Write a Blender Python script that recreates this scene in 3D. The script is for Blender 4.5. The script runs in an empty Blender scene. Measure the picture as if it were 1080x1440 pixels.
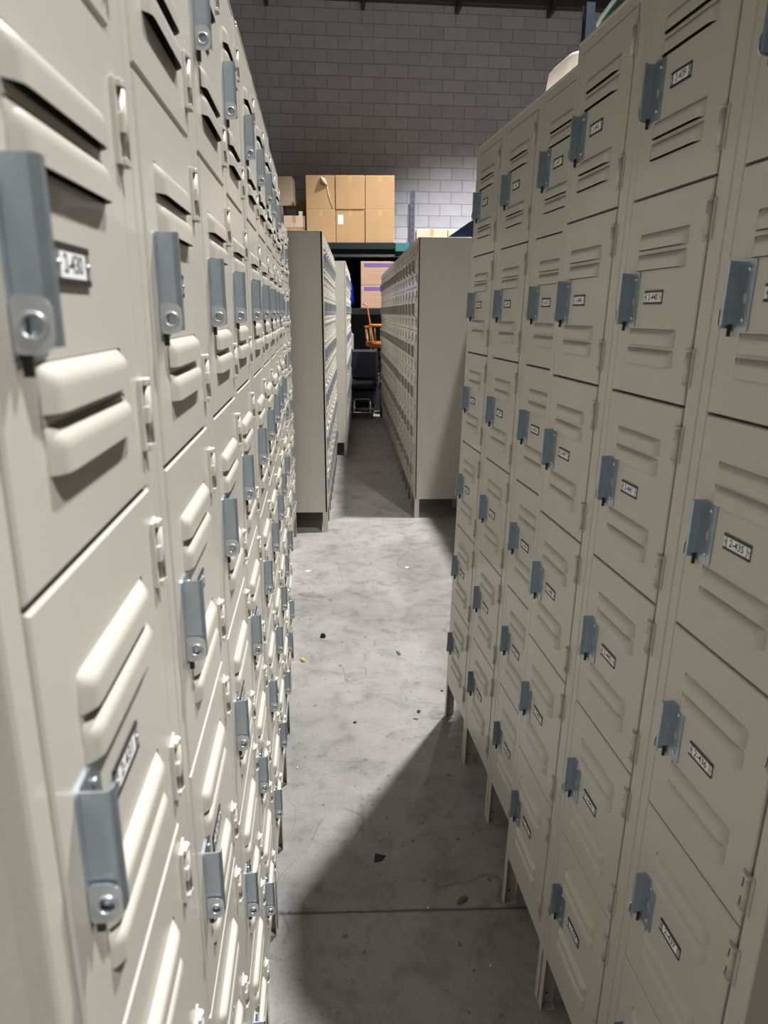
import bpy, math, random
from mathutils import Vector, Matrix
random.seed(7)
S = bpy.context.scene
COL = S.collection
PI = math.pi
CAMZ = 1.538            # eye height above the floor

# ------------------------------------------------------------------ materials
def mat(name, rgb, rough=.5, metal=0., coat=0., noise=0., nscale=8., bump=0., bscale=60., spec=.5):
    m = bpy.data.materials.new(name); m.use_nodes = True
    nt = m.node_tree; b = nt.nodes['Principled BSDF']
    b.inputs['Base Color'].default_value = (*rgb, 1); b.inputs['Roughness'].default_value = rough
    b.inputs['Metallic'].default_value = metal; b.inputs['Coat Weight'].default_value = coat
    b.inputs['Specular IOR Level'].default_value = spec
    if noise or bump:
        tc = nt.nodes.new('ShaderNodeTexCoord')
    if noise:
        n = nt.nodes.new('ShaderNodeTexNoise'); n.inputs['Scale'].default_value = nscale; n.inputs['Detail'].default_value = 4
        r = nt.nodes.new('ShaderNodeMapRange'); r.inputs[3].default_value = 1 - noise; r.inputs[4].default_value = 1 + noise
        x = nt.nodes.new('ShaderNodeMix'); x.data_type = 'RGBA'; x.blend_type = 'MULTIPLY'; x.inputs[0].default_value = 1
        x.inputs[6].default_value = (*rgb, 1)
        nt.links.new(tc.outputs['Object'], n.inputs['Vector']); nt.links.new(n.outputs['Fac'], r.inputs[0])
        nt.links.new(r.outputs[0], x.inputs[7]); nt.links.new(x.outputs[2], b.inputs['Base Color'])
    if bump:
        n = nt.nodes.new('ShaderNodeTexNoise'); n.inputs['Scale'].default_value = bscale; n.inputs['Detail'].default_value = 2
        u = nt.nodes.new('ShaderNodeBump'); u.inputs['Strength'].default_value = bump; u.inputs['Distance'].default_value = .002
        nt.links.new(tc.outputs['Object'], n.inputs['Vector']); nt.links.new(n.outputs['Fac'], u.inputs['Height'])
        nt.links.new(u.outputs[0], b.inputs['Normal'])
    return m

M = dict(
    paint=mat('beige_enamel', (.475, .455, .402), .33, coat=.15, bump=.05, bscale=260, noise=.03, nscale=3),
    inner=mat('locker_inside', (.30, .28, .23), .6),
    steel=mat('galvanised_steel', (.42, .49, .55), .34, metal=.85, noise=.22, nscale=45),
    steel2=mat('zinc_washer', (.60, .63, .66), .34, metal=.85, noise=.1, nscale=30),
    black=mat('black_enamel', (.02, .02, .022), .4),
    white=mat('white_paper', (.78, .78, .77), .6),
    ink=mat('black_ink', (.02, .02, .025), .6),
    rivet=mat('dull_rivet', (.20, .19, .165), .5, metal=.3),
    card=mat('brown_cardboard', (.34, .21, .098), .8, noise=.10, nscale=5),
    card2=mat('pinkish_cardboard', (.36, .235, .165), .8, noise=.08, nscale=5),
    card3=mat('pale_cardboard', (.50, .385, .28), .8, noise=.06, nscale=5),
    tape=mat('clear_brown_tape', (.44, .27, .12), .3),
    violet=mat('violet_print', (.10, .065, .24), .7),
    violet2=mat('pale_violet_print', (.17, .12, .32), .7),
    faint=mat('faint_print', (.36, .22, .15), .8),
    rackblue=mat('dark_blue_steel', (.008, .014, .026), .45, noise=.2),
    rackviolet=mat('slate_steel', (.055, .055, .09), .5, noise=.2),
    rackgreen=mat('green_steel', (.004, .011, .011), .4, noise=.15),  # beam colour darkened to paint in its shade
    teal=mat('teal_steel', (.03, .13, .14), .4),  # beam ends coloured brighter to paint in the light on them
    zinc=mat('matt_zinc', (.40, .39, .35), .5, metal=.1, noise=.15, nscale=20),
    sheet=mat('black_sheeting', (.010, .010, .011), .6, bump=.4, bscale=6),
    deck=mat('dark_wire', (.05, .05, .05), .5, metal=.6),
    wood=mat('orange_wood', (.42, .13, .035), .35, noise=.25, nscale=20, coat=.3),
    palewood=mat('worn_pale_wood', (.50, .30, .16), .35, noise=.2, nscale=20, coat=.3),  # spindle highlight painted in as a lighter wood colour
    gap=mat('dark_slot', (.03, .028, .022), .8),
    rubber=mat('black_rubber', (.012, .012, .013), .6),
    vinyl=mat('navy_black_vinyl', (.007, .008, .014), .35),
    chrome=mat('chrome', (.7, .7, .72), .2, metal=1),
    greyplastic=mat('grey_plastic', (.22, .22, .25), .5),
    blue=mat('royal_blue_plastic', (.02, .04, .55), .35),
    navy=mat('navy_blue_tarp', (.008, .018, .085), .5, bump=.3, bscale=12),
    cream=mat('cream_plastic', (.62, .54, .46), .4, spec=.4),
    green=mat('green_plastic', (.006, .045, .036), .35),
    palegreen=mat('pale_green_rim', (.42, .55, .48), .4),
    dark=mat('dark_steel', (.035, .033, .035), .6),
    scrapblack=mat('black_scrap', (.015, .015, .015), .7),
    yellow=mat('yellow_scrap', (.55, .45, .08), .6),
    brown=mat('dry_brown', (.13, .10, .05), .8),
    red=mat('dull_red', (.25, .03, .03), .7),
    trunk=mat('charcoal_board', (.05, .05, .055), .6, noise=.15),
)

def concrete():
    m = bpy.data.materials.new('worn_concrete'); m.use_nodes = True
    nt = m.node_tree; N = nt.nodes.new; L = nt.links.new; b = nt.nodes['Principled BSDF']
    tc = N('ShaderNodeTexCoord')
    def noise(scale, detail=6, rough=.6, vec=None, dist=0):
        n = N('ShaderNodeTexNoise'); n.inputs['Scale'].default_value = scale; n.inputs['Detail'].default_value = detail
        n.inputs['Roughness'].default_value = rough; n.inputs['Distortion'].default_value = dist
        L(vec or tc.outputs['Object'], n.inputs['Vector']); return n.outputs['Fac']
    def ramp(fac, stops):
        r = N('ShaderNodeValToRGB'); L(fac, r.inputs[0]); e = r.color_ramp.elements
        e[0].position, e[0].color = stops[0][0], (*stops[0][1], 1)
        e[1].position, e[1].color = stops[-1][0], (*stops[-1][1], 1)
        for p, c in stops[1:-1]:
            q = e.new(p); q.color = (*c, 1)
        return r.outputs[0]
    def mul(a, c, f=1.):
        x = N('ShaderNodeMix'); x.data_type = 'RGBA'; x.blend_type = 'MULTIPLY'; x.inputs[0].default_value = f
        L(a, x.inputs[6]); L(c, x.inputs[7]); return x.outputs[2]
    g = lambda v: (v, v, v)
    base = ramp(noise(1.3, 8, .65), [(.3, (.225, .216, .204)), (.5, (.28, .271, .258)), (.7, (.335, .326, .312))])
    base = mul(base, ramp(noise(9, 6, .7, dist=.6), [(.33, g(.62)), (.5, g(1)), (.7, g(1.15))]), .8)
    base = mul(base, ramp(noise(120, 3, .6), [(.3, g(.8)), (.6, g(1.05))]), .7)
    # hairline scuffs: contour lines of a slow noise, broken up by a second one
    nn = noise(1.1, 3, .5, dist=1.5)
    sb = N('ShaderNodeMath'); sb.operation = 'SUBTRACT'; L(nn, sb.inputs[0]); sb.inputs[1].default_value = .5
    aa = N('ShaderNodeMath'); aa.operation = 'ABSOLUTE'; L(sb.outputs[0], aa.inputs[0])
    hl = ramp(aa.outputs[0], [(0, g(.62)), (.0022, g(.8)), (.0045, g(1)), (1, g(1))])
    mk = ramp(noise(3.3, 2), [(.46, g(0)), (.52, g(1))])
    hx = N('ShaderNodeMix'); hx.data_type = 'RGBA'; L(mk, hx.inputs[0]); hx.inputs[6].default_value = (1, 1, 1, 1); L(hl, hx.inputs[7])
    base = mul(base, hx.outputs[2])
    # dark speckles
    base = mul(base, ramp(noise(38, 2, .5), [(.27, g(.45)), (.33, g(1)), (1, g(1))]))
    # long rubbed scratches and scuffs
    mp = N('ShaderNodeMapping'); mp.inputs['Scale'].default_value = (1.4, 14, 1); mp.inputs['Rotation'].default_value = (0, 0, .5)
    L(tc.outputs['Object'], mp.inputs[0])
    base = mul(base, ramp(noise(3, 4, .6, mp.outputs[0], 1.0), [(.30, g(.86)), (.37, g(1)), (1, g(1))]), .8)
    mp2 = N('ShaderNodeMapping'); mp2.inputs['Scale'].default_value = (.8, 9, 1); L(tc.outputs['Object'], mp2.inputs[0])
    base = mul(base, ramp(noise(2.2, 5, .6, mp2.outputs[0], .4), [(.3, g(.8)), (.5, g(1)), (.8, g(1.08))]), .3)
    # curved hairline cracks
    v = N('ShaderNodeTexVoronoi'); v.feature = 'DISTANCE_TO_EDGE'; v.inputs['Scale'].default_value = 1.7
    w = N('ShaderNodeMapping'); L(tc.outputs['Object'], w.inputs[0])
    nz = N('ShaderNodeTexNoise'); nz.inputs['Scale'].default_value = 2.5; nz.inputs['Detail'].default_value = 5; L(tc.outputs['Object'], nz.inputs['Vector'])
    ad = N('ShaderNodeVectorMath'); ad.operation = 'MULTIPLY_ADD'; L(nz.outputs['Color'], ad.inputs[0]); ad.inputs[1].default_value = (.55, .55, 0)
    L(tc.outputs['Object'], ad.inputs[2]); L(ad.outputs[0], v.inputs['Vector'])
    cr = ramp(v.outputs['Distance'], [(0, g(.72)), (.004, g(1)), (1, g(1))])
    brk = ramp(noise(2.1, 2), [(.38, g(0)), (.44, g(1))])
    x = N('ShaderNodeMix'); x.data_type = 'RGBA'; L(brk, x.inputs[0]); L(cr, x.inputs[6]); x.inputs[7].default_value = (1, 1, 1, 1)
    base = mul(base, x.outputs[2])
    # dirt-filled saw joint across the aisle
    sp = N('ShaderNodeSeparateXYZ'); L(tc.outputs['Object'], sp.inputs[0])
    ln = N('ShaderNodeMath'); ln.operation = 'MULTIPLY_ADD'; L(sp.outputs[0], ln.inputs[0]); ln.inputs[1].default_value = -.034; L(sp.outputs[1], ln.inputs[2])
    n3 = N('ShaderNodeMath'); n3.operation = 'MULTIPLY_ADD'; L(noise(30, 3), n3.inputs[0]); n3.inputs[1].default_value = .006; L(ln.outputs[0], n3.inputs[2])
    md = N('ShaderNodeMath'); md.operation = 'SUBTRACT'; L(n3.outputs[0], md.inputs[0]); md.inputs[1].default_value = 1.541
    ab = N('ShaderNodeMath'); ab.operation = 'ABSOLUTE'; L(md.outputs[0], ab.inputs[0])
    base = mul(base, ramp(ab.outputs[0], [(.0, g(.18)), (.0022, g(.25)), (.005, g(1)), (1, g(1))]))
    L(base, b.inputs['Base Color'])
    rr = ramp(noise(5, 4), [(.3, g(.38)), (.7, g(.62))]); L(rr, b.inputs['Roughness'])
    bu = N('ShaderNodeBump'); bu.inputs['Strength'].default_value = .25; bu.inputs['Distance'].default_value = .003
    L(noise(45, 5), bu.inputs['Height']); L(bu.outputs[0], b.inputs['Normal'])
    return m
M['concrete'] = concrete()

def blocks():
    m = bpy.data.materials.new('painted_concrete_block'); m.use_nodes = True
    nt = m.node_tree; N = nt.nodes.new; L = nt.links.new; b = nt.nodes['Principled BSDF']
    tc = N('ShaderNodeTexCoord'); sp = N('ShaderNodeSeparateXYZ'); cb = N('ShaderNodeCombineXYZ')
    L(tc.outputs['Object'], sp.inputs[0]); L(sp.outputs[0], cb.inputs[0]); L(sp.outputs[2], cb.inputs[1])
    br = N('ShaderNodeTexBrick'); L(cb.outputs[0], br.inputs['Vector'])
    br.inputs['Scale'].default_value = 1; br.inputs['Brick Width'].default_value = .406; br.inputs['Row Height'].default_value = .203
    br.inputs['Mortar Size'].default_value = .007; br.inputs['Mortar Smooth'].default_value = .4
    br.inputs['Color1'].default_value = (.385, .385, .425, 1); br.inputs['Color2'].default_value = (.445, .445, .485, 1)
    br.inputs['Mortar'].default_value = (.30, .29, .295, 1)
    n = N('ShaderNodeTexNoise'); n.inputs['Scale'].default_value = 6; n.inputs['Detail'].default_value = 6; L(tc.outputs['Object'], n.inputs['Vector'])
    r = N('ShaderNodeMapRange'); r.inputs[3].default_value = .85; r.inputs[4].default_value = 1.15; L(n.outputs['Fac'], r.inputs[0])
    x = N('ShaderNodeMix'); x.data_type = 'RGBA'; x.blend_type = 'MULTIPLY'; x.inputs[0].default_value = 1
    L(br.outputs['Color'], x.inputs[6]); L(r.outputs[0], x.inputs[7]); L(x.outputs[2], b.inputs['Base Color'])
    b.inputs['Roughness'].default_value = .7
    bu = N('ShaderNodeBump'); bu.inputs['Distance'].default_value = .012; bu.inputs['Strength'].default_value = .8; bu.invert = True
    L(br.outputs['Fac'], bu.inputs['Height']); L(bu.outputs[0], b.inputs['Normal'])
    return m
M['block'] = blocks()

# ------------------------------------------------------------------ mesh helpers
class MB:
    def __init__(s): s.v = []; s.f = []; s.mi = []; s.sm = []
    def poly(s, pts, m=0, smooth=False):
        o = len(s.v); s.v += [tuple(p) for p in pts]; s.f.append(tuple(range(o, o + len(pts)))); s.mi.append(m); s.sm.append(smooth)
    def box(s, x0, x1, y0, y1, z0, z1, m=0, b=0., mat=None):
        """box, optionally with chamfered edges of size b"""
        vs = []; fs = []
        if b <= 0:
            vs = [(x, y, z) for x in (x0, x1) for y in (y0, y1) for z in (z0, z1)]
            fs = [(0, 1, 3, 2), (4, 6, 7, 5), (0, 4, 5, 1), (2, 3, 7, 6), (0, 2, 6, 4), (1, 5, 7, 3)]
        else:
            idx = {}
            for i, x in enumerate((x0, x1)):
                for j, y in enumerate((y0, y1)):
                    for k, z in enumerate((z0, z1)):
                        sx, sy, sz = 1 - 2 * i, 1 - 2 * j, 1 - 2 * k
                        for a, p in (('x', (x, y + sy * b, z + sz * b)), ('y', (x + sx * b, y, z + sz * b)), ('z', (x + sx * b, y + sy * b, z))):
                            idx[(i, j, k, a)] = len(vs); vs.append(p)
            q = lambda *c: tuple(idx[t] for t in c)
            for i in (0, 1):
                fs.append(q((i, 0, 0, 'x'), (i, 0, 1, 'x'), (i, 1, 1, 'x'), (i, 1, 0, 'x')))
                fs.append(q((0, i, 0, 'y'), (1, i, 0, 'y'), (1, i, 1, 'y'), (0, i, 1, 'y')))
                fs.append(q((0, 0, i, 'z'), (0, 1, i, 'z'), (1, 1, i, 'z'), (1, 0, i, 'z')))
                for j in (0, 1):
                    fs.append(q((i, j, 0, 'x'), (i, j, 1, 'x'), (i, j, 1, 'y'), (i, j, 0, 'y')))
                    fs.append(q((i, 0, j, 'x'), (i, 1, j, 'x'), (i, 1, j, 'z'), (i, 0, j, 'z')))
                    fs.append(q((0, i, j, 'y'), (1, i, j, 'y'), (1, i, j, 'z'), (0, i, j, 'z')))
                    for k in (0, 1): fs.append(q((i, j, k, 'x'), (i, j, k, 'y'), (i, j, k, 'z')))
        c = Vector(((x0 + x1) / 2, (y0 + y1) / 2, (z0 + z1) / 2)); o = len(s.v)
        for f in fs:
            P = [Vector(vs[i]) for i in f]; n = (P[1] - P[0]).cross(P[2] - P[0])
            if n.dot(sum(P, Vector()) / len(P) - c) < 0: f = f[::-1]
            s.f.append(tuple(o + i for i in f)); s.mi.append(m); s.sm.append(False)
        s.v += [tuple(mat @ Vector(p)) if mat else p for p in vs]
    def tube(s, pts, rad, n=10, m=0, caps=True, smooth=True):
        pts = [Vector(p) for p in pts]; R = rad if hasattr(rad, '__len__') else [rad] * len(pts)
        o = len(s.v); up = None
        for i, p in enumerate(pts):
            t = (pts[min(i + 1, len(pts) - 1)] - pts[max(i - 1, 0)]).normalized()
            if up is None: up = Vector((0, 0, 1)) if abs(t.z) < .9 else Vector((1, 0, 0))
            a = t.cross(up).normalized(); b = a.cross(t).normalized(); up = b
            for k in range(n):
                w = 2 * PI * k / n; s.v.append(tuple(p + (a * math.cos(w) + b * math.sin(w)) * R[i]))
        for i in range(len(pts) - 1):
            for k in range(n):
                s.f.append((o + i * n + k, o + i * n + (k + 1) % n, o + (i + 1) * n + (k + 1) % n, o + (i + 1) * n + k)); s.mi.append(m); s.sm.append(smooth)
        if caps:
            s.f.append(tuple(o + k for k in range(n))[::-1]); s.mi.append(m); s.sm.append(False)
            e = o + (len(pts) - 1) * n
            s.f.append(tuple(e + k for k in range(n))); s.mi.append(m); s.sm.append(False)
    def plate(s, outline, y0, y1, hole=None, m=0, axis='y'):
        """extruded outline (x,z) between y0,y1 with an optional round hole (cx,cz,r)"""
        def P(x, z, y): return (x, y, z) if axis == 'y' else (y, x, z)
        n = len(outline)
        if hole:
            cx, cz, r = hole[:3]; rz = hole[3] if len(hole) > 3 else r
            h = []
            for (x, z) in outline:
                a = math.atan2((z - cz), (x - cx)); h.append((cx + r * math.cos(a), cz + rz * math.sin(a)))
            for y in (y0, y1):
                for i in range(n):
                    j = (i + 1) % n; q = [P(*outline[i], y), P(*outline[j], y), P(*h[j], y), P(*h[i], y)]
                    s.poly(q if y == y0 else q[::-1], m)
            for i in range(n):
                j = (i + 1) % n; s.poly([P(*h[i], y0), P(*h[j], y0), P(*h[j], y1), P(*h[i], y1)], m)
        else:
            s.poly([P(*p, y0) for p in outline], m); s.poly([P(*p, y1) for p in outline][::-1], m)
        for i in range(n):
            j = (i + 1) % n; s.poly([P(*outline[j], y0), P(*outline[i], y0), P(*outline[i], y1), P(*outline[j], y1)], m)
    def disc(s, c, r, h, axis='y', n=12, m=0):
        c = Vector(c); d = {'x': Vector((1, 0, 0)), 'y': Vector((0, 1, 0)), 'z': Vector((0, 0, 1))}[axis]
        s.tube([c, c + d * h], r, n, m, smooth=False)
    def mesh(s, name, mats):
        me = bpy.data.meshes.new(name); me.from_pydata(s.v, [], s.f)
        for a in mats: me.materials.append(M[a])
        me.polygons.foreach_set('material_index', s.mi); me.polygons.foreach_set('use_smooth', s.sm)
        me.validate(); me.update(); return me

def put(name, me, parent=None, loc=(0, 0, 0), rot=(0, 0, 0)):
    o = bpy.data.objects.new(name, me); COL.objects.link(o); o.location = loc; o.rotation_euler = rot
    if parent: o.parent = parent
    return o
def tag(o, label, cat, group=None, kind=None):
    o['label'] = label; o['category'] = cat
    if group: o['group'] = group
    if kind: o['kind'] = kind
    return o
def thing(name, label, cat, loc=(0, 0, 0), rot=(0, 0, 0), group=None):
    return tag(put(name, None, None, loc, rot), label, cat, group)
def struct(name, mb, mats, loc=(0, 0, 0), rot=(0, 0, 0)):
    o = put(name, mb.mesh(name, mats), None, loc, rot); o['kind'] = 'structure'; return o

# ------------------------------------------------------------------ the setting
AX = math.atan2(.1, 1)                     # the building is turned a little against the camera
b = MB(); b.box(-9, 12, -6, 14.6, -.2, 0); struct('floor', b, ['concrete'])
b = MB(); b.box(-12, 14, 0, .3, 0, 9.2)
struct('wall_back', b, ['block'], (0, 14.0, 0), (0, 0, AX))
b = MB(); b.box(-12, 14, -20, .2, 8.8, 9.0)
struct('ceiling', b, ['dark'], (0, 14.0, 0), (0, 0, AX))
b = MB(); b.box(-12, 14, -.16, 0, 6.60, 6.98, 0, .01)   # dark beam added along the wall, standing for the ceiling edge in the image
for k in range(-5, 7):
    b.box(k * 1.62 - .42, k * 1.62 - .36, -.34, 0, 6.48, 6.66)
struct('trim_1', b, ['dark'], (0, 13.995, 0), (0, 0, AX))

# ------------------------------------------------------------------ locker parts
W, DP, RH = .3048, .38, .3048             # unit pitch, depth, door pitch
ZB, ZT, TOP = .190, 2.019, 2.046          # bottom of lowest door, top of highest, top of unit
BODY = .150
def carcass_mesh():
    b = MB(); t = .012
    b.box(.0008, t, .004, DP, BODY, TOP - .002); b.box(W - t, W - .0008, .004, DP, BODY, TOP - .002)
    b.box(t, W - t, DP - .004, DP, BODY, TOP - .002)
    b.box(.0008, W - .0008, .0, DP, TOP - .006, TOP, 0, .0012); b.box(t, W - t, .02, DP - .004, BODY, BODY + .006)
    b.box(.0008, .0230, 0, .016, BODY, TOP - .006, 0, .0018)                 # latch stile
    b.box(.2700, W - .0008, 0, .016, BODY, TOP - .006, 0, .0018)             # hinge stile
    b.box(.0230, .2700, .001, .016, ZT, TOP - .006); b.box(.0230, .2700, .001, .016, BODY, ZB, 0, .001)
    for k in range(7):                                                   # shelves behind the door gaps
        z = ZB + k * RH; b.box(t, W - t, .022, DP - .004, z - .003, z + .003, 1)
    for s, x in ((0, .0008), (1, W - .0008)):                              # rivets along the side sheets
        for k in range(7):
            z = ZB + k * RH
            for yy, zz in ((.055, .0), (.055, .045), (.27, .02), (.27, -.03)):
                if BODY + .01 < z + zz < TOP - .01:
                    b.disc((x - .0008 if s == 0 else x, yy, z + zz), .0028, .0008, 'x', 6, 2)
    return b.mesh('locker_carcass', ['paint', 'inner', 'rivet'])
def leg_mesh(sx, sy):
    """angle leg; origin at its top, outer corner at 0,0"""
    b = MB(); L_ = -BODY
    b.box(*sorted((0, sx * .021)), *sorted((0, sy * .0025)), L_, 0, 0, .0008)
    b.box(*sorted((0, sx * .0025)), *sorted((0, sy * .036)), L_, 0, 0, .0008)
    b.box(*sorted((0, sx * .021)), *sorted((0, sy * .036)), L_, L_ + .002, 0)
    b.disc((sx * .0024 if sx > 0 else -.0030, sy * .018, L_ + .03), .0032, .0006, 'x', 8, 1)
    return b.mesh('locker_leg', ['paint', 'black'])

DX0, DX1 = .0255, .2665
LX0, LX1 = .071, .219
LZ = [.224 + .0245, .1935 + .0245, .0808 + .0245, .0509 + .0245]   # louvre top edges on the door
def louvre(b, z, h=.0245, H=.0085):
    x0, x1 = LX0, LX1; nx, nz = 18, 8; w = x1 - x0
    def prof(u, t):
        e = min(u, 1 - u) * w / .013; ex = 1 if e >= 1 else math.sin(e * PI / 2) ** .8
        q = t / .42; tz = 1 if q >= 1 else math.sin(q * PI / 2)
        return H * ex * (tz ** .9)
    base = len(b.v)
    for j in range(nz + 1):
        t = (j / nz) ** 1.4
        for i in range(nx + 1):
            u = .5 - .5 * math.cos(PI * i / nx) if True else i / nx
            b.v.append((x0 + w * u, -prof(u, t), z - h * t))
    for j in range(nz):
        for i in range(nx):
            a = base + j * (nx + 1) + i
            b.f.append((a, a + nx + 1, a + nx + 2, a + 1)); b.mi.append(0); b.sm.append(True)
    # rolled lip along the open lower edge
    row = base + nz * (nx + 1)
    for i in range(nx):
        p, q = Vector(b.v[row + i]), Vector(b.v[row + i + 1])
        k = Vector((0, .0009, 0))
        if -p.y < .001 and -q.y < .001: k = Vector((0, 0, 0))
        b.poly([p, p + k + Vector((0, 0, .002)), q + k + Vector((0, 0, .002)), q], 0)
def door_mesh():
    b = MB(); x0, x1, z0, z1 = DX0, DX1, .0018, RH - .0022; y = -.0012; c = .0016
    rz = []
    for z in LZ: rz += [(z - .0245, z)]
    rz.sort()
    zs = [z0 + c]
    for a, q in rz: zs += [a, q]
    zs += [z1 - c]
    xs = [x0 + c, LX0, LX1, x1 - c]
    hole = lambda i, j: i == 1 and any(abs(zs[j] - a) < 1e-6 for a, q in rz)
    for j in range(len(zs) - 1):
        for i in range(3):
            if hole(i, j): continue
            b.poly([(xs[i], y, zs[j]), (xs[i + 1], y, zs[j]), (xs[i + 1], y, zs[j + 1]), (xs[i], y, zs[j + 1])])
    # chamfer and returned edges
    o = [(x0 + c, y, z0 + c), (x1 - c, y, z0 + c), (x1 - c, y, z1 - c), (x0 + c, y, z1 - c)]
    e = [(x0, y + c, z0), (x1, y + c, z0), (x1, y + c, z1), (x0, y + c, z1)]
    r = [(p[0], .017, p[2]) for p in e]
    for i in range(4):
        j = (i + 1) % 4; b.poly([e[i], e[j], o[j], o[i]]); b.poly([r[i], r[j], e[j], e[i]])
    for z in LZ: louvre(b, z)
    for x in (DX0 + .232,):
        b.disc((x, y - .0006, RH * .18), .0016, .0008, 'y', 6, 0)
    return b.mesh('locker_door', ['paint'])
HX = DX0 + .0245                              # flange line of the handle
def handle_mesh():
    b = MB(); zc = RH * .5; z0, z1 = zc - .039, zc + .039; y = -.0014; e = .0185; t = .0014
    # base plate lying on the door, with a finger hole
    def rr(xa, xb, za, zb, r=.004, n=3):
        P = []
        for cx, cz, a0 in ((xb - r, zb - r, 0), (xa + r, zb - r, 90), (xa + r, za + r, 180), (xb - r, za + r, 270)):
            for k in range(n + 1):
                a = math.radians(a0 + 90 * k / n); P.append((cx + r * math.cos(a), cz + r * math.sin(a)))
        return P
    out = rr(HX - .002, HX + .036, z0 - .006, z1 + .001)
    dense = []
    for i in range(len(out)):
        p, q = out[i], out[(i + 1) % len(out)]; m = max(1, int(math.dist(p, q) / .006))
        for k in range(m): dense.append((p[0] + (q[0] - p[0]) * k / m, p[1] + (q[1] - p[1]) * k / m))
    b.plate(dense[::-1], y - t, y, (HX + .021, zc - .006, .0042, .0075))
    for px, pz in ((HX + .024, z0 + .008), (HX + .024, z1 - .010)):
        b.tube([(px, y - t, pz), (px, y - t - .0016, pz), (px, y - t - .0022, pz)], [.0032, .0028, .0012], 10, 1)
    # upright flange with a rolled outer edge (cross-section swept up the height)
    prof = [(HX, y - t), (HX, y - e + .004)]
    for k in range(1, 5):
        a = PI / 2 * k / 4; prof.append((HX + .004 * (1 - math.cos(a)), y - e + .004 - .004 * math.sin(a)))
    prof.append((HX + .0085, y - e))
    inn = [(HX + t, y - t), (HX + t, y - e + .004)] + [(HX + .004 - (.004 - t) * math.cos(PI / 2 * k / 4), y - e + .004 - (.004 - t) * math.sin(PI / 2 * k / 4)) for k in range(1, 5)] + [(HX + .0085, y - e + t)]
    for i in range(len(prof) - 1):
        a, c = prof[i], prof[i + 1]; d, f = inn[i], inn[i + 1]
        sm = 1 <= i <= 4
        b.poly([(*a, z0), (*c, z0), (*c, z1), (*a, z1)][::-1], 0, sm); b.poly([(*d, z0), (*f, z0), (*f, z1), (*d, z1)], 0, sm)
        b.poly([(*a, z1), (*c, z1), (*f, z1), (*d, z1)]); b.poly([(*a, z0), (*c, z0), (*f, z0), (*d, z0)])
    a, d = prof[-1], inn[-1]; b.poly([(*a, z0), (*d, z0), (*d, z1), (*a, z1)])
    # padlock eye standing beside the flange at its foot
    P = []
    w0, w1, za, zb = y - .0185, y - .001, z0 - .003, z0 + .022
    for (cy, cz, a0) in ((w1 - .003, zb - .003, 0), (w0 + .008, zb - .008, 90), (w0 + .008, za + .008, 180), (w1 - .003, za + .003, 270)):
        r = .003 if a0 in (0, 270) else .008
        for k in range(5):
            a = math.radians(a0 + 22.5 * k); P.append((cy + r * math.cos(a), cz + r * math.sin(a)))
    b.plate(P, HX - .0032, HX - .0012, (y - .0098, z0 + .009, .0050), 1, 'x')
    ring = [(HX - .0036, y - .0098 + .0056 * math.cos(2 * PI * k / 14), z0 + .009 + .0056 * math.sin(2 * PI * k / 14)) for k in range(15)]
    b.tube(ring, .0011, 6, 1, False)
    b.box(HX + .001, HX + .0032, y - .006, y - .0015, z0 - .013, z0 + .002, 2)     # black strike tongue
    return b.mesh('latch_handle', ['steel', 'steel2', 'black'])
def hinge_mesh():
    b = MB(); x = .2690; L_ = .053; r = .0040; yy = -.0036
    b.tube([(x, yy, -.0006), (x, yy, 0), (x, yy, .0040)], [r * .9, r * 1.15, r * 1.15], 12, smooth=False)
    b.tube([(x, yy, .0040), (x, yy, L_ - .004)], r, 12)
    b.tube([(x, yy, L_ - .004), (x, yy, L_ - .0004), (x, yy, L_ + .0004)], [r * 1.15, r * 1.15, r * .9], 12, smooth=False)
    for z0, z1 in ((.0, .0050), (.0200, .0330), (.0480, L_)):
        b.box(x - .0085, x + .0005, -.0070, -.0002, z0, z1, 0, .0006)
    b.box(x - .0130, x - .0082, -.0042, -.0002, 0, L_, 0, .0005)
    b.box(x - .0084, x - .0036, -.0036, -.0006, .004, L_ - .004, 1)  # dark strip painted in for the shade of the knuckle slots
    b.box(x + .001, x + .009, -.0016, .0, 0, L_)
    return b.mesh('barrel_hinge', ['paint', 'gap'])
PX = DX0 + .112                              # centre of the number plate
text_cache = {}
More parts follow.
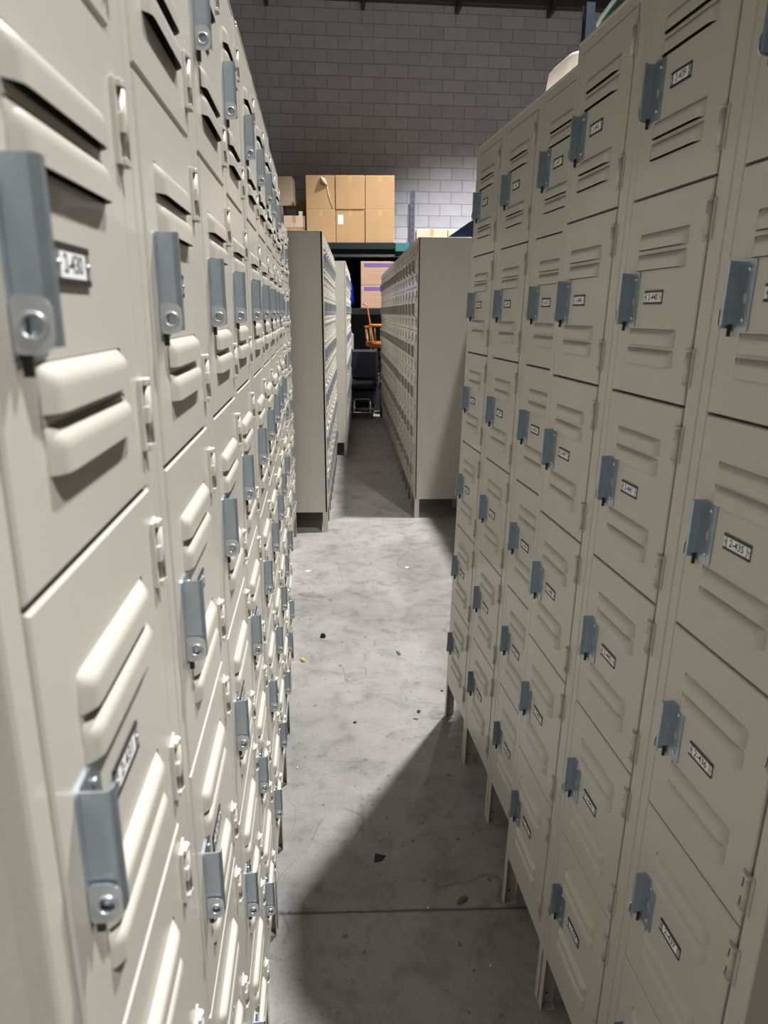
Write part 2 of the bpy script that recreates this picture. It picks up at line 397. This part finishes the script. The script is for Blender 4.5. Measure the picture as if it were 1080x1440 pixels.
def plate_mesh(txt):
    b = MB(); zc = RH * .5; w, h = .0285, .0105; y = -.0014
    b.box(PX - w, PX + w, y - .0010, y, zc - h, zc + h, 0, .0004)
    b.box(PX - w, PX + w, y - .0016, y - .001, zc - h, zc - h + .0036, 0); b.box(PX - w, PX + w, y - .0016, y - .001, zc + h - .0036, zc + h, 0)
    b.box(PX - w + .0005, PX - w + .0065, y - .0014, y - .001, zc - h + .0036, zc + h - .0036, 1); b.box(PX + w - .0065, PX + w - .0005, y - .0014, y - .001, zc - h + .0036, zc + h - .0036, 1)
    b.box(PX - w + .008, PX + w - .008, y - .0013, y - .001, zc - h + .0036, zc + h - .0036, 2)
    for sx in (-1, 1): b.tube([(PX + sx * (w - .0042), y - .0017, zc), (PX + sx * (w - .0042), y - .0026, zc)], [.0022, .0012], 8, 1)
    if txt:
        c = bpy.data.curves.new('t', 'FONT'); c.body = txt; c.size = .0135; c.align_x = 'CENTER'; c.align_y = 'CENTER'
        c.offset = .0002
        o = bpy.data.objects.new('t', c); COL.objects.link(o); bpy.context.view_layer.update()
        me = bpy.data.meshes.new_from_object(o.evaluated_get(bpy.context.evaluated_depsgraph_get()))
        k = len(b.v)
        for v in me.vertices: b.v.append((PX + v.co.x, y - .00145, zc + v.co.y))
        for p in me.polygons: b.f.append(tuple(k + i for i in p.vertices)); b.mi.append(3); b.sm.append(False)
        bpy.data.objects.remove(o); bpy.data.meshes.remove(me); bpy.data.curves.remove(c)
    return b.mesh('number_plate', ['black', 'steel2', 'white', 'ink'])

me_carcass, me_door, me_handle, me_hinge, me_plate = carcass_mesh(), door_mesh(), handle_mesh(), hinge_mesh(), plate_mesh('')
me_leg = {(sx, sy): leg_mesh(sx, sy) for sx in (1, -1) for sy in (1, -1)}

me_dull = me_handle.copy(); me_dull.name = 'dull_latch_handle'
for k_ in (0, 1): me_dull.materials[k_] = M['zinc']
def locker(x, y, ang, label, group, nums=None, lean=0.):
    """origin: floor level at the latch-side front corner; local x along the bank, y into the unit"""
    u = thing('storage_locker', label, 'locker', (x, y, 0), (-lean, 0, ang), group)
    put('carcass', me_carcass, u)
    for sx, lx in ((1, .0012), (-1, W - .0012)):
        for sy, ly in ((1, 0.), (-1, DP)):
            l = put('leg', me_leg[(sx, sy)], u, (lx, ly, BODY))
            zf = ly * math.tan(lean)                    # local height of the floor under this leg
            l.scale = (1, 1, (BODY - zf) / BODY)
    for k in range(6):
        d = put('door', me_door, u, (0, 0, ZT - (k + 1) * RH))
        put('handle', me_dull if group.startswith('far right') else me_handle, d)
        put('number_plate', plate_mesh(nums[k]) if nums else me_plate, d)
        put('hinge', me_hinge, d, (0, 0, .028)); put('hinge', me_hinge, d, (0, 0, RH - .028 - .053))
    return u

ORD = ['first', 'second', 'third', 'fourth', 'fifth', 'sixth', 'seventh', 'eighth', 'ninth', 'tenth', 'eleventh', 'twelfth',
       'thirteenth', 'fourteenth', 'fifteenth', 'sixteenth', 'seventeenth', 'eighteenth']
def row_right(x0, y0, slope, n, labels, group, nums=None, lean=0.):
    """right-hand bank: starts at its far end (x0,y0), runs toward the camera, doors face -X"""
    k = math.hypot(1, slope); dx, dy = -slope / k, -1 / k
    ang = math.atan2(dy, dx)
    for i in range(n):
        locker(x0 + dx * W * i, y0 + dy * W * i, ang, labels[i], group, nums[i] if nums else None, lean)
def row_left(x0, y0, slope, n, labels, group, nums=None, off={}):
    k = math.hypot(1, slope); dx, dy = slope / k, 1 / k
    ang = math.atan2(dy, dx)
    for i in range(n):
        r = off.get(i, 0)
        locker(x0 + dx * W * i - r, y0 + dy * W * i, ang, labels[i], group, nums[i] if nums else None)

LEAN = .0275
def numset(a): return ['2-%d' % (a + k) for k in range(6)]
# near right-hand bank: three set-back columns, then three nearer ones standing forward
dz = CAMZ * LEAN
near = ['beige locker column at the right edge, with number plates 2-433 to 2-438',
        'beige locker column with number plates 2-439 to 2-444, second from the right edge',
        'beige locker column standing one step forward in the right bank, green basin above it']
far = ['beige locker column set back just past the step, under the cream tub',
       'beige locker column second from the far end of the near right bank',
       'locker column at the far end of the near right bank, beside the tarp']
row_right(.628 - .1377 * 2.50 - dz, 2.50, -.1377, 3, far[::-1], 'near right-hand bank of lockers',
          [numset(463), numset(457), numset(451)], LEAN)
row_right(.548 - .1150 * 1.583 - dz, 1.583, -.1150, 3, near[::-1], 'near right-hand bank of lockers',
          [numset(445), numset(439), numset(433)], LEAN)
# near left-hand bank
ll = ['',
      'locker column nearest the camera on the left, with large blurred latches',
      'second full locker column of the near left bank, beside the nearest one',
      'third full locker column of the near left bank, its latches seen edge-on']
ll += ['%s locker column of the near left bank, counted away from the camera' % o for o in ORD[3:8]]
ll += ['last locker column of the near left bank, before the gap in the row']
k = math.hypot(1, .0931)
sx, sy = -.1324 - .0931 * .267, .267
row_left(sx, sy, -.0931, 9, ll[1:], 'near left-hand bank of lockers', [['2-%d' % (381 + 6 * (8 - i) + k) for k in range(6)] for i in range(9)],
         {3: .003, 7: .005, 8: .004})
# unseen columns added beside the camera to darken the side panels of both near banks
row_left(sx + .0931 / k * W * 2 - .13, sy - W / k * 2 - .004, -.0931, 2, ['locker column beside the camera on the left, set back from the near left bank'] * 2,
         'set-back lockers beside the camera on the left')
row_right(.548 - .1150 * .668 - dz + .15, .664, -.1150, 2, ['locker column beside the camera on the right, set back from the near right bank'] * 2,
          'set-back lockers beside the camera on the right', None, LEAN)
row_left(-.590, 4.22, -.05, 2, ['narrowly visible locker column on the left, just past the gap after the near bank',
                                'narrowly visible locker column beside the left end panel of the middle bank'],
         'locker columns behind the near left bank')
# middle and far left-hand banks
row_left(-.405, 4.93, -.037, 8, ['end locker of the middle left bank, plain dull side panel facing us'] +
         ['%s locker column of the middle left bank, counting from its plain end panel' % o for o in ORD[1:8]], 'middle left-hand bank of lockers')
row_left(-.405, 7.77, -.030, 9, ['end locker of the far left bank, narrow bright side panel facing us'] +
         ['%s locker column of the far left bank, counting from its bright end panel' % o for o in ORD[1:9]], 'far left-hand bank of lockers')
# far right-hand bank
k2 = math.hypot(1, .0515); n2 = 18
row_right(.235 - .0515 / k2 * W * n2, 5.31 + W / k2 * n2, -.0515, n2,
          ['%s locker column of the far right bank, counting from its shaded end panel' % o for o in ORD[1:][::-1]] +
          ['end locker of the far right bank, wide side panel crossed by slanting shadow'], 'far right-hand bank of lockers')
# banks of the next aisle, back to back with the near right bank; unseen, lengthened to block lamp light
row_left(1.50, -.40, -.122, 12, ['beige locker of the next aisle, back to back with the near right bank'] * 12, 'lockers of the next aisle behind the near right bank')
row_left(1.30, 3.55, -.10, 10, ['beige locker of the next aisle, beside the end of the far right bank'] * 10, 'lockers of the next aisle beside the far right bank')
for o in list(S.objects):      # those two banks face away from our aisle
    pass

# ------------------------------------------------------------------ pallet rack with its load (far end)
def perforated(b, x, y, z1, w=.075, d=.07, m=0):
    t = .004
    b.box(x - w / 2, x - w / 2 + t, y, y + d, 0, z1, m); b.box(x + w / 2 - t, x + w / 2, y, y + d, 0, z1, m)
    b.box(x - w / 2, x + w / 2, y + t, y + t * 2, 0, z1, 2)
    n = int(z1 / .10)
    for i in range(n):
        z = i * .10
        b.box(x - w / 2, x + w / 2, y, y + t, z, z + .055, m)
        b.box(x - w / 2, x - .012, y, y + t, z + .055, z + .10, m); b.box(x + .012, x + w / 2, y, y + t, z + .055, z + .10, m)
    b.box(x - w * .9, x + w * .9, y - .03, y + d + .03, 0, .008, m)
RY = 12.0
rack = thing('pallet_rack', 'tall steel pallet rack along the back wall carrying brown cartons', 'rack', (0, RY, 0))
for px in (-2.35, .43, 3.2):
    for py in (0, 1.0):
        b = MB(); perforated(b, px, py, 3.36 if py == 0 else 3.30); put('upright', b.mesh('upright', ['rackviolet', 'rackviolet', 'dark']), rack)
    b = MB(); zz = []
    for i in range(6):
        z = .2 + i * .52; zz += [(px, .06, z), (px, 1.0, z), (px, .06, z + .5)]
    b.tube(zz, .013, 6)
    put('brace', b.mesh('brace', ['dark']), rack)
for bx0, bx1, zs in ((-2.31, .39, (1.60, 2.60)), (.47, 3.16, (1.42, 2.10))):
    for z in zs:
        for py in (0, 1.02):
            b = MB(); b.box(bx0, bx1, py - .01, py + .04, z - .10, z - .012, 0, .004)
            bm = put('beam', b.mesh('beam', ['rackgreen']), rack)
            for xa, xb in ((bx0, bx0 + .20), (bx1 - .22, bx1)):
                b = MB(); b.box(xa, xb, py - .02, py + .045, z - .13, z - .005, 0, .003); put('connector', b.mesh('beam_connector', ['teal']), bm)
        b = MB(); b.box(bx0, bx1, .04, 1.01, z - .03, z - .012)
        b.box(bx0, bx1, -.01, 1.06, z - .012, z - .002); put('deck', b.mesh('deck', ['deck']), rack)
def rack_z(z): return z - .002

def carton(x0, x1, y0, y1, z0, z1, label, m='card', group=None, band=None, paper=False, tear=False, rot=0.):
    w, d, h = x1 - x0, y1 - y0, z1 - z0
    t = thing('cardboard_box', label, 'box', ((x0 + x1) / 2, (y0 + y1) / 2, z0), (0, 0, rot), group)
    b = MB(); g = .006; n = 8
    # softly bulging front, chamfered edges, open flap seams on the top
    b.box(-w / 2, w / 2, -d / 2, d / 2, 0, h, 0, g)
    for k in range(n):
        pass
    put('body', b.mesh('carton_body', [m]), t)
    b = MB(); e = .0006
    b.box(-.028, .028, -d / 2 - e, d / 2 + e, h, h + e); b.box(-.028, .028, -d / 2 - e, -d / 2, h - .10, h)
    put('tape', b.mesh('carton_tape', ['tape']), t)
    b = MB(); b.box(-.004, .004, -d / 2 - .0009, -d / 2 - .0004, 0, .13)
    put('seam', b.mesh('carton_seam', ['faint']), t)
    if paper:
        b = MB(); b.box(-w * .42, -w * .25, -d / 2 - .0015, -d / 2, h * .56, h * .84); l = put('address_label', b.mesh('paper', ['white']), t); l['label'] = 'white shipping label'
    if tear:
        b = MB()
        b.tube([(.01, -d / 2, h * .93), (.05, -d / 2 - .03, h * .84), (.11, -d / 2 - .012, h * .70)], [.02, .04, .006], 8)
        b.tube([(.10, -d / 2 - .002, h * .74), (.13, -d / 2 - .003, h * .42), (.19, -d / 2 - .001, h * .02)], .006, 5)
        l = put('tape_flap', b.mesh('flap', ['card3']), t); l['label'] = 'loose torn strip of tape'
    if band:
        b = MB(); b.box(-w * .42, w * .44, -d / 2 - .001, -d / 2, h * .76, h * .92)
        l = put('printed_band', b.mesh('band', ['violet']), t); l['label'] = 'violet printed band'
        b = MB()
        for q in range(9): b.box(-w * .38 + q * .07, -w * .38 + q * .07 + .045, -d / 2 - .0014, -d / 2 - .001, h * .82, h * .85, 1)
        for q in range(5): b.box(-w * .30 + q * .075, -w * .30 + q * .075 + .05, -d / 2 - .0012, -d / 2, h * .28, h * .50)
        b.box(-w * .25, w * .1, -d / 2 - .0012, -d / 2, h * .60, h * .63)
        put('print', b.mesh('print', ['faint', 'violet2']), t)
    return t
Z1 = 2.598; bw = .455
G = 'six large brown cartons on the top shelf of the rack'
pos = ['left', 'middle', 'right']
for i in range(3):
    for j in range(2):
        x0 = -1.235 + i * (bw + .008); y0 = RY + .02 + .01 * ((i + j) % 2)
        lab = ['lower left brown carton', 'lower middle brown carton with a white shipping label', 'lower right brown carton'][i] if j == 0 else \
              ['upper left brown carton with a torn strip of tape', 'upper middle brown carton', 'upper right brown carton, brightly lit'][i]
        carton(x0, x0 + bw, y0, y0 + .5, Z1 + j * .492, Z1 + j * .492 + .49, lab + ', of six on the top shelf', 'card', G,
               paper=(i == 1 and j == 0), tear=(i == 0 and j == 1))
carton(-1.62, -1.262, RY + .05, RY + .45, Z1, Z1 + .222, 'low dark brown carton under the flat tan one, left of the six cartons', 'card')  # support added to bring the tan carton to its height in the image
carton(-1.60, -1.262, RY + .05, RY + .45, Z1 + .224, Z1 + .40, 'flat tan carton with a white cup on it, left of the six cartons', 'card3')
carton(-2.24, -1.66, RY + .46, RY + .92, Z1, Z1 + .60, 'pinkish carton at the far left of the top rack shelf, under another one', 'card2')
carton(-1.46, -1.02, RY + .56, RY + .95, Z1, Z1 + .70, 'dull brown carton standing back behind the left pair of the six cartons', 'card')
carton(-2.00, -1.50, RY + .47, RY + .9, Z1 + .602, Z1 + 1.04, 'tan carton highest at the left end of the top shelf, just above the lockers', 'card3')
b = MB(); b.tube([(0, 0, 0), (0, 0, .004), (0, 0, .068)], [.027, .029, .036], 14); b.tube([(0, 0, .062), (0, 0, .069)], [.038, .038], 14)
tag(put('paper_cup', b.mesh('paper_cup', ['white']), None, (-1.335, RY + .12, Z1 + .401)), 'small white cup standing on the low flat carton', 'cup')
# lower shelf
Z2 = 1.598
for j in range(2):
    carton(-.385, .31, RY + .03, RY + .55, Z2 + .07 + j * .362 - .07, Z2 + j * .362 + .36,
           ('lower' if j == 0 else 'upper') + ' pinkish carton with a violet printed band, on the lower rack shelf', 'card2', 'two banded cartons on the lower shelf', band=True)
# blue bag standing left of them
b = MB(); rng = random.Random(3)
prof = [(0, .10), (.02, .15), (.12, .17), (.3, .165), (.42, .15), (.50, .10), (.54, .05), (.60, .085), (.62, .06)]
b.tube([(0.01 * math.sin(z * 9), 0, z) for z, r in prof], [r for z, r in prof], 16)
tag(put('plastic_sack', b.mesh('plastic_sack', ['blue']), None, (-.685, RY + .28, Z2)), 'bright blue plastic sack tied at the neck, beside the banded cartons', 'bag')
b = MB(); n = 40  # black backing added to keep the space under the top shelf dark
for i in range(n + 1):
    x = -2.26 + 2.6 * i / n; yv = .012 * math.sin(i * 1.9)
    b.v += [(x, yv, .02), (x, yv * .6, 1.4), (x, .0, 2.62), (x, .006, 2.62), (x, yv * .6 + .006, 1.4), (x, yv + .006, .02)]
for i in range(n):
    for q in range(5): b.f.append((6 * i + q, 6 * (i + 1) + q, 6 * (i + 1) + q + 1, 6 * i + q + 1)); b.mi.append(0); b.sm.append(True)
tag(put('plastic_sheet', b.mesh('plastic_sheet', ['sheet']), None, (0, RY + 1.13, 0)), 'black plastic sheeting hanging behind the rack below the six cartons', 'sheet')
# right bay: paler cartons
ZR = 2.098
for i in range(3):
    for j in range(2):
        x0 = .50 + i * .50
        carton(x0, x0 + .49, RY + .03, RY + .5, ZR + j * .352, ZR + j * .352 + .35,
               ['pale carton beside the perforated rack post, ', 'pale carton in the middle of the right rack bay, ', 'pale carton at the right of the right rack bay, '][i] + ('lower row' if j == 0 else 'upper row'),
               'card3', 'pale cartons in the right bay of the rack')

# ------------------------------------------------------------------ wooden chair on an added trunk, powered wheelchair
b = MB(); b.box(-.41, .41, -.19, .19, 0, .58, 0, .01); b.box(-.42, .42, -.20, .20, .52, .60, 0, .01)  # trunk added to hold the chair up at its image height
tr = thing('storage_chest', 'charcoal storage trunk on the floor behind the wheelchair, wooden chair on it', 'chest', (-.05, RY - .27, 0))
put('body', b.mesh('trunk_body', ['trunk']), tr)
b = MB(); b.box(-.05, .05, -.208, -.199, .46, .54, 0, .002); put('clasp', b.mesh('clasp', ['chrome']), tr)
TX, TZ = -.06, .6
ch = thing('wooden_chair', 'orange varnished wooden chair with a low spindle back, standing on the trunk', 'chair', (TX, RY - .27, TZ))
b = MB(); n = 20; so = []
for k in range(n):
    a = 2 * PI * k / n; so.append((.24 * math.cos(a) * (1.05 if math.sin(a) < 0 else .95), .21 * math.sin(a)))
o = len(b.v)
rings = [(.40, .80), (.42, 1.0), (.47, 1.02), (.485, .93), (.478, .6)]
for z, s_ in rings: b.v += [(x * s_, y * s_, z) for x, y in so]
for i in range(len(rings) - 1):
    for k in range(n): b.f.append((o + i * n + k, o + i * n + (k + 1) % n, o + (i + 1) * n + (k + 1) % n, o + (i + 1) * n + k)); b.mi.append(0); b.sm.append(True)
b.f.append(tuple(o + k for k in range(n))[::-1]); b.mi.append(0); b.sm.append(False)
b.f.append(tuple(o + 4 * n + k for k in range(n))); b.mi.append(0); b.sm.append(False)
put('seat', b.mesh('seat', ['wood']), ch)
def turned(p, q, r):
    p, q = Vector(p), Vector(q); T = [0, .1, .2, .28, .32, .5, .7, .78, .82, .9, 1]; R = [.6, .75, .9, 1.15, .8, 1, .9, 1.2, .8, .7, .55]
    return [p + (q - p) * t for t in T], [r * k for k in R]
for sx in (-1, 1):
    for sy in (-1, 1):
        b = MB(); b.tube(*turned((sx * .21, sy * .16, .003), (sx * .15, sy * .12, .42), .02), 10); put('leg', b.mesh('leg', ['wood']), ch)
b = MB(); b.tube([(-.185, -.14, .16), (.185, -.14, .16)], .011, 8); b.tube([(-.185, .14, .16), (.185, .14, .16)], .011, 8)
b.tube([(-.185, 0, .17), (.185, 0, .17)], .011, 8); put('stretcher', b.mesh('stretcher', ['wood']), ch)
for k in range(9):
    a = PI * (-.98 + 1.0 * 0 + k * .245 * .5) - 0.0
    a = math.radians(180 + 22.5 * k)
    x, y = .22 * math.cos(a), .18 * math.sin(a)
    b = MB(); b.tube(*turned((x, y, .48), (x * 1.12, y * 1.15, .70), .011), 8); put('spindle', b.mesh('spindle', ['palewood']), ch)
b = MB()
arc = [(.25 * math.cos(math.radians(175 + 190 * t / 24)), .21 * math.sin(math.radians(175 + 190 * t / 24)), .71 + (.03 if 6 < t < 18 else 0)) for t in range(25)]
b.tube(arc, .021, 8); put('back_rail', b.mesh('back_rail', ['wood']), ch)
b = MB(); b.tube([(0, 0, .012), (-.10, 0, .62), (-.245, 0, 1.45), (-.275, 0, 1.62), (-.31, 0, 1.67), (-.345, 0, 1.66)], [.011, .011, .011, .011, .012, .012], 8); b.tube([(0.001, 0, 0), (0, 0, .03)], .013, 8)
tag(put('walking_stick', b.mesh('walking_stick', ['wood']), None, (-.005, RY - .042, 0)), 'thin wooden walking stick leaning up behind the wooden chair', 'stick')

wc = thing('power_wheelchair', 'black powered wheelchair parked at the far end of the aisle', 'wheelchair', (-.33, 11.12, 0))
b = MB(); b.box(-.24, .24, -.26, .26, .40, .50, 0, .03); put('seat', b.mesh('seat', ['vinyl']), wc)
b = MB(); b.box(-.23, .23, .20, .30, .52, .98, 0, .035); put('backrest', b.mesh('backrest', ['vinyl']), wc)
b = MB(); b.box(-.22, .22, -.30, .36, .14, .38, 0, .04); b.box(-.18, .18, -.34, -.29, .2, .34, 0, .02); put('base', b.mesh('base', ['black']), wc)
for sx in (-1, 1):
    b = MB(); b.tube([(sx * .27, .22, .52), (sx * .27, .20, .70), (sx * .27, -.18, .70), (sx * .27, -.2, .62)], .014, 8)
    b.box(sx * .27 - .035, sx * .27 + .035, -.2, .16, .70, .74, 0, .012); put('armrest', b.mesh('armrest', ['vinyl']), wc)
    for wy, wr, nm in ((.18, .17, 'drive_wheel'), (-.34, .09, 'caster_wheel')):
        b = MB(); ring = [(sx * .29, wy + (wr - .03) * math.cos(2 * PI * k / 24), wr + (wr - .03) * math.sin(2 * PI * k / 24)) for k in range(25)]
        b.tube(ring, .029, 10, 0, False); b.disc((sx * .29 - .015, wy, wr), wr * .7, .03, 'x', 20, 1); put(nm, b.mesh(nm, ['rubber', 'greyplastic']), wc)
b = MB(); b.box(.22, .31, -.30, -.19, .72, .77, 0, .01); b.tube([(.265, -.25, .77), (.265, -.25, .83)], [.008, .018], 8); put('joystick', b.mesh('joystick', ['black']), wc)
b = MB(); b.box(-.18, .18, -.56, -.36, .09, .11, 0, .006); b.tube([(-.12, -.3, .34), (-.12, -.45, .1)], .014, 8); b.tube([(.12, -.3, .34), (.12, -.45, .1)], .014, 8)
put('footrest', b.mesh('footrest', ['chrome']), wc)
for sx in (-1, 1):
    b = MB(); b.tube([(sx * .2, .27, .9), (sx * .2, .32, .98), (sx * .2, .37, .98)], .014, 8); put('push_handle', b.mesh('push_handle', ['rubber']), wc)
b = MB(); b.box(-.12, .12, -.347, -.339, .27, .285); l = put('trim_strip', b.mesh('trim_strip', ['chrome']), wc)
b = MB(); b.box(-.22, .22, -.14, .14, 0, 1.22, 0, .03)
gc = thing('equipment_case', 'grey upright plastic case standing behind the wheelchair', 'case', (-.72, RY - .24, 0))
put('body', b.mesh('case_body', ['greyplastic']), gc)
b = MB(); b.tube([(-.07, 0, 1.21), (-.07, 0, 1.25), (.07, 0, 1.25), (.07, 0, 1.21)], .009, 8); put('handle', b.mesh('case_handle', ['rubber']), gc)

# ------------------------------------------------------------------ things on top of the lockers
def rbox_ring(w, d, r, z, n=5):
    P = []
    for cx, cy, a0 in ((w / 2 - r, d / 2 - r, 0), (-w / 2 + r, d / 2 - r, 90), (-w / 2 + r, -d / 2 + r, 180), (w / 2 - r, -d / 2 + r, 270)):
        for k in range(n + 1):
            a = math.radians(a0 + 90 * k / n); P.append((cx + r * math.cos(a), cy + r * math.sin(a), z))
    return P
def loft(b, rings, m=0, cap0=True, cap1=True, smooth=True):
    n = len(rings[0]); o = len(b.v)
    for r in rings: b.v += r
    for i in range(len(rings) - 1):
        for k in range(n): b.f.append((o + i * n + k, o + i * n + (k + 1) % n, o + (i + 1) * n + (k + 1) % n, o + (i + 1) * n + k)); b.mi.append(m); b.sm.append(smooth)
    if cap0: b.f.append(tuple(o + k for k in range(n))[::-1]); b.mi.append(m); b.sm.append(False)
    if cap1: b.f.append(tuple(o + (len(rings) - 1) * n + k for k in range(n))); b.mi.append(m); b.sm.append(False)
b = MB()
loft(b, [rbox_ring(.19, .24, .045, 0), rbox_ring(.19, .24, .045, .012), rbox_ring(.172, .222, .045, .013), rbox_ring(.15, .195, .04, .098), rbox_ring(.13, .175, .035, .108), rbox_ring(.09, .12, .03, .109)])
tag(put('plastic_tub', b.mesh('plastic_tub', ['cream']), None, (.517, 2.075, TOP + .004), (0, 0, .14)), 'cream plastic tub turned upside down on top of the right-hand lockers', 'tub')
bn = thing('green_basin', 'dark green plastic basin with a pale rim on top of the right lockers', 'basin', (.640, 1.725, TOP + .004))
b = MB(); loft(b, [rbox_ring(.24, .28, .08, 0), rbox_ring(.29, .33, .1, .06), rbox_ring(.33, .37, .12, .105), rbox_ring(.32, .36, .12, .105), rbox_ring(.28, .32, .1, .06), rbox_ring(.23, .27, .08, .006)])
put('body', b.mesh('basin_body', ['green']), bn)
b = MB(); rg = rbox_ring(.34, .38, .125, .106, 8); b.tube(rg + [rg[0]], .0045, 8, 0, False); put('rim', b.mesh('basin_rim', ['palegreen']), bn)
# folded navy tarp on the far right bank
b = MB()
loft(b, [[(x, y, z) for x, z in ((-.02, 0), (.42, 0), (.42, .15), (.30, .165), (.22, .15), (.13, .10))] for y in (0, .12, .28, .5)], smooth=False)
tag(put('folded_tarp', b.mesh('folded_tarp', ['navy']), None, (.46, 5.36, TOP + .001)), 'navy blue folded tarp sloping up on top of the far right lockers', 'tarp')
# tall rack upright beyond the right bank
up = thing('rack_upright_frame', 'dark blue rack upright rising behind the right-hand lockers', 'rack', (1.70, 7.0, 0), (0, 0, .1 - PI / 2))
for py in (0, .9):
    b = MB(); perforated(b, 0, py, 4.07, .09, .075); put('post', b.mesh('post', ['rackblue', 'rackblue', 'dark']), up)
b = MB(); zz = []
for i in range(7):
    z = .2 + i * .55; zz += [(0, .07, z), (0, .9, z), (0, .07, z + .53)]
b.tube(zz, .013, 6)
put('brace', b.mesh('brace', ['rackblue']), up)

# ------------------------------------------------------------------ litter on the floor
def bit(x, y, s, m, label, flat=.5, seed=0, long=1.):
    r = random.Random(seed); b = MB(); n = 7
    R = [s * (.6 + .5 * r.random()) for _ in range(n)]
    ring = lambda k, z: [(R[i] * k * long * math.cos(2 * PI * i / n), R[i] * k * math.sin(2 * PI * i / n), z) for i in range(n)]
    loft(b, [ring(.9, 0), ring(1, s * flat * .4), ring(.55, s * flat)], smooth=False)
    return tag(put('litter_scrap', b.mesh('litter_scrap', [m]), None, (x, y, 0), (0, 0, r.random() * 6)), label, 'litter', 'scraps on the concrete floor')
bit(-.299, 3.199, .016, 'scrapblack', 'black crumpled scrap lying in the bright part of the floor', 1.2, 1)
bit(-.369, 2.95, .013, 'yellow', 'yellowish scrap on the lit floor beside the left lockers', .8, 2, 1.5)
bit(.069, 3.027, .011, 'brown', 'thin brown twig in the middle of the lit floor', .5, 3, 2.6)
bit(.142, 2.525, .010, 'scrapblack', 'dark flat scrap on the edge of the big floor shadow', .5, 4, 1.8)
bit(.127, 2.47, .006, 'brown', 'tiny brown crumb just below the dark scrap at the shadow edge', .5, 5, 1.8)
bit(.247, 2.686, .008, 'red', 'tiny dull red scrap by the foot of the last right locker', .6, 6)
bit(-.111, 2.444, .010, 'scrapblack', 'tiny dark crumb in the aisle left of the shadow edge', .4, 7)
bit(-.012, 1.729, .020, 'scrapblack', 'flat dark blotch of dirt in the shaded aisle', .06, 8, 1.2)
bit(-.468, 4.125, .012, 'white', 'white paper scrap near the middle left locker bank', .3, 9, 1.8)
bit(.143, 4.194, .012, 'white', 'white paper scrap in front of the far right bank', .3, 10, 1.5)
bit(.264, 1.375, .004, 'white', 'tiny white crumb by the near right locker legs', .8, 11)
bit(.25, 1.333, .004, 'yellow', 'tiny pale yellow crumb close to the white one by the right legs', .8, 12)
bit(-.301, 2.156, .005, 'white', 'tiny white crumb beside the left locker feet', .8, 13)
bit(.121, 1.55, .004, 'white', 'tiny white crumb lying in the floor joint', .8, 14)
bit(-.05, 1.553, .004, 'yellow', 'tiny yellow crumb lying in the floor joint', .8, 15)
bit(.215, 1.575, .012, 'brown', 'small tuft of dry straw at the right end of the floor joint', .5, 16, 2.2)

# ------------------------------------------------------------------ light
def lamp(x, y, z, watts, size=.18, cone=140, blend=.6, col=(1, .985, .965)):
    l = bpy.data.lights.new('high_bay_lamp', 'SPOT'); l.energy = watts; l.shadow_soft_size = size
    l.spot_size = math.radians(cone); l.spot_blend = blend; l.color = col
    o = bpy.data.objects.new('high_bay_lamp', l); COL.objects.link(o); o.location = (x, y, z); return o
lamp(1.97, 5.3, 8.0, 4400, cone=130, blend=.5)
lamp(2.7, -1.2, 8.0, 3450, cone=112, blend=.9)
lamp(2.3, 10.4, 7.6, 4400, cone=100, blend=.5)
w = bpy.data.worlds.new('World'); S.world = w; w.use_nodes = True
w.node_tree.nodes['Background'].inputs[0].default_value = (1, .90, .73, 1)
w.node_tree.nodes['Background'].inputs[1].default_value = .115

# ------------------------------------------------------------------ camera
cam = bpy.data.cameras.new('camera'); co = bpy.data.objects.new('camera', cam); COL.objects.link(co)
cam.sensor_fit = 'VERTICAL'; cam.sensor_height = 36; cam.sensor_width = 27; cam.lens = 1000.236 / 1440 * 36
cam.clip_start = .01; cam.clip_end = 200
co.location = (0, 0, CAMZ)
R_ = Matrix.Rotation(math.radians(90 - 15.687), 4, 'X') @ Matrix.Rotation(math.radians(.168), 4, 'Z')
co.rotation_euler = R_.to_euler()
cam.dof.use_dof = True; cam.dof.focus_distance = 2.1; cam.dof.aperture_fstop = 9
S.camera = co
S.view_settings.view_transform = 'Standard'; S.view_settings.look = 'None'; S.view_settings.gamma = 1
S.view_settings.use_curve_mapping = False; S.view_settings.exposure = .06
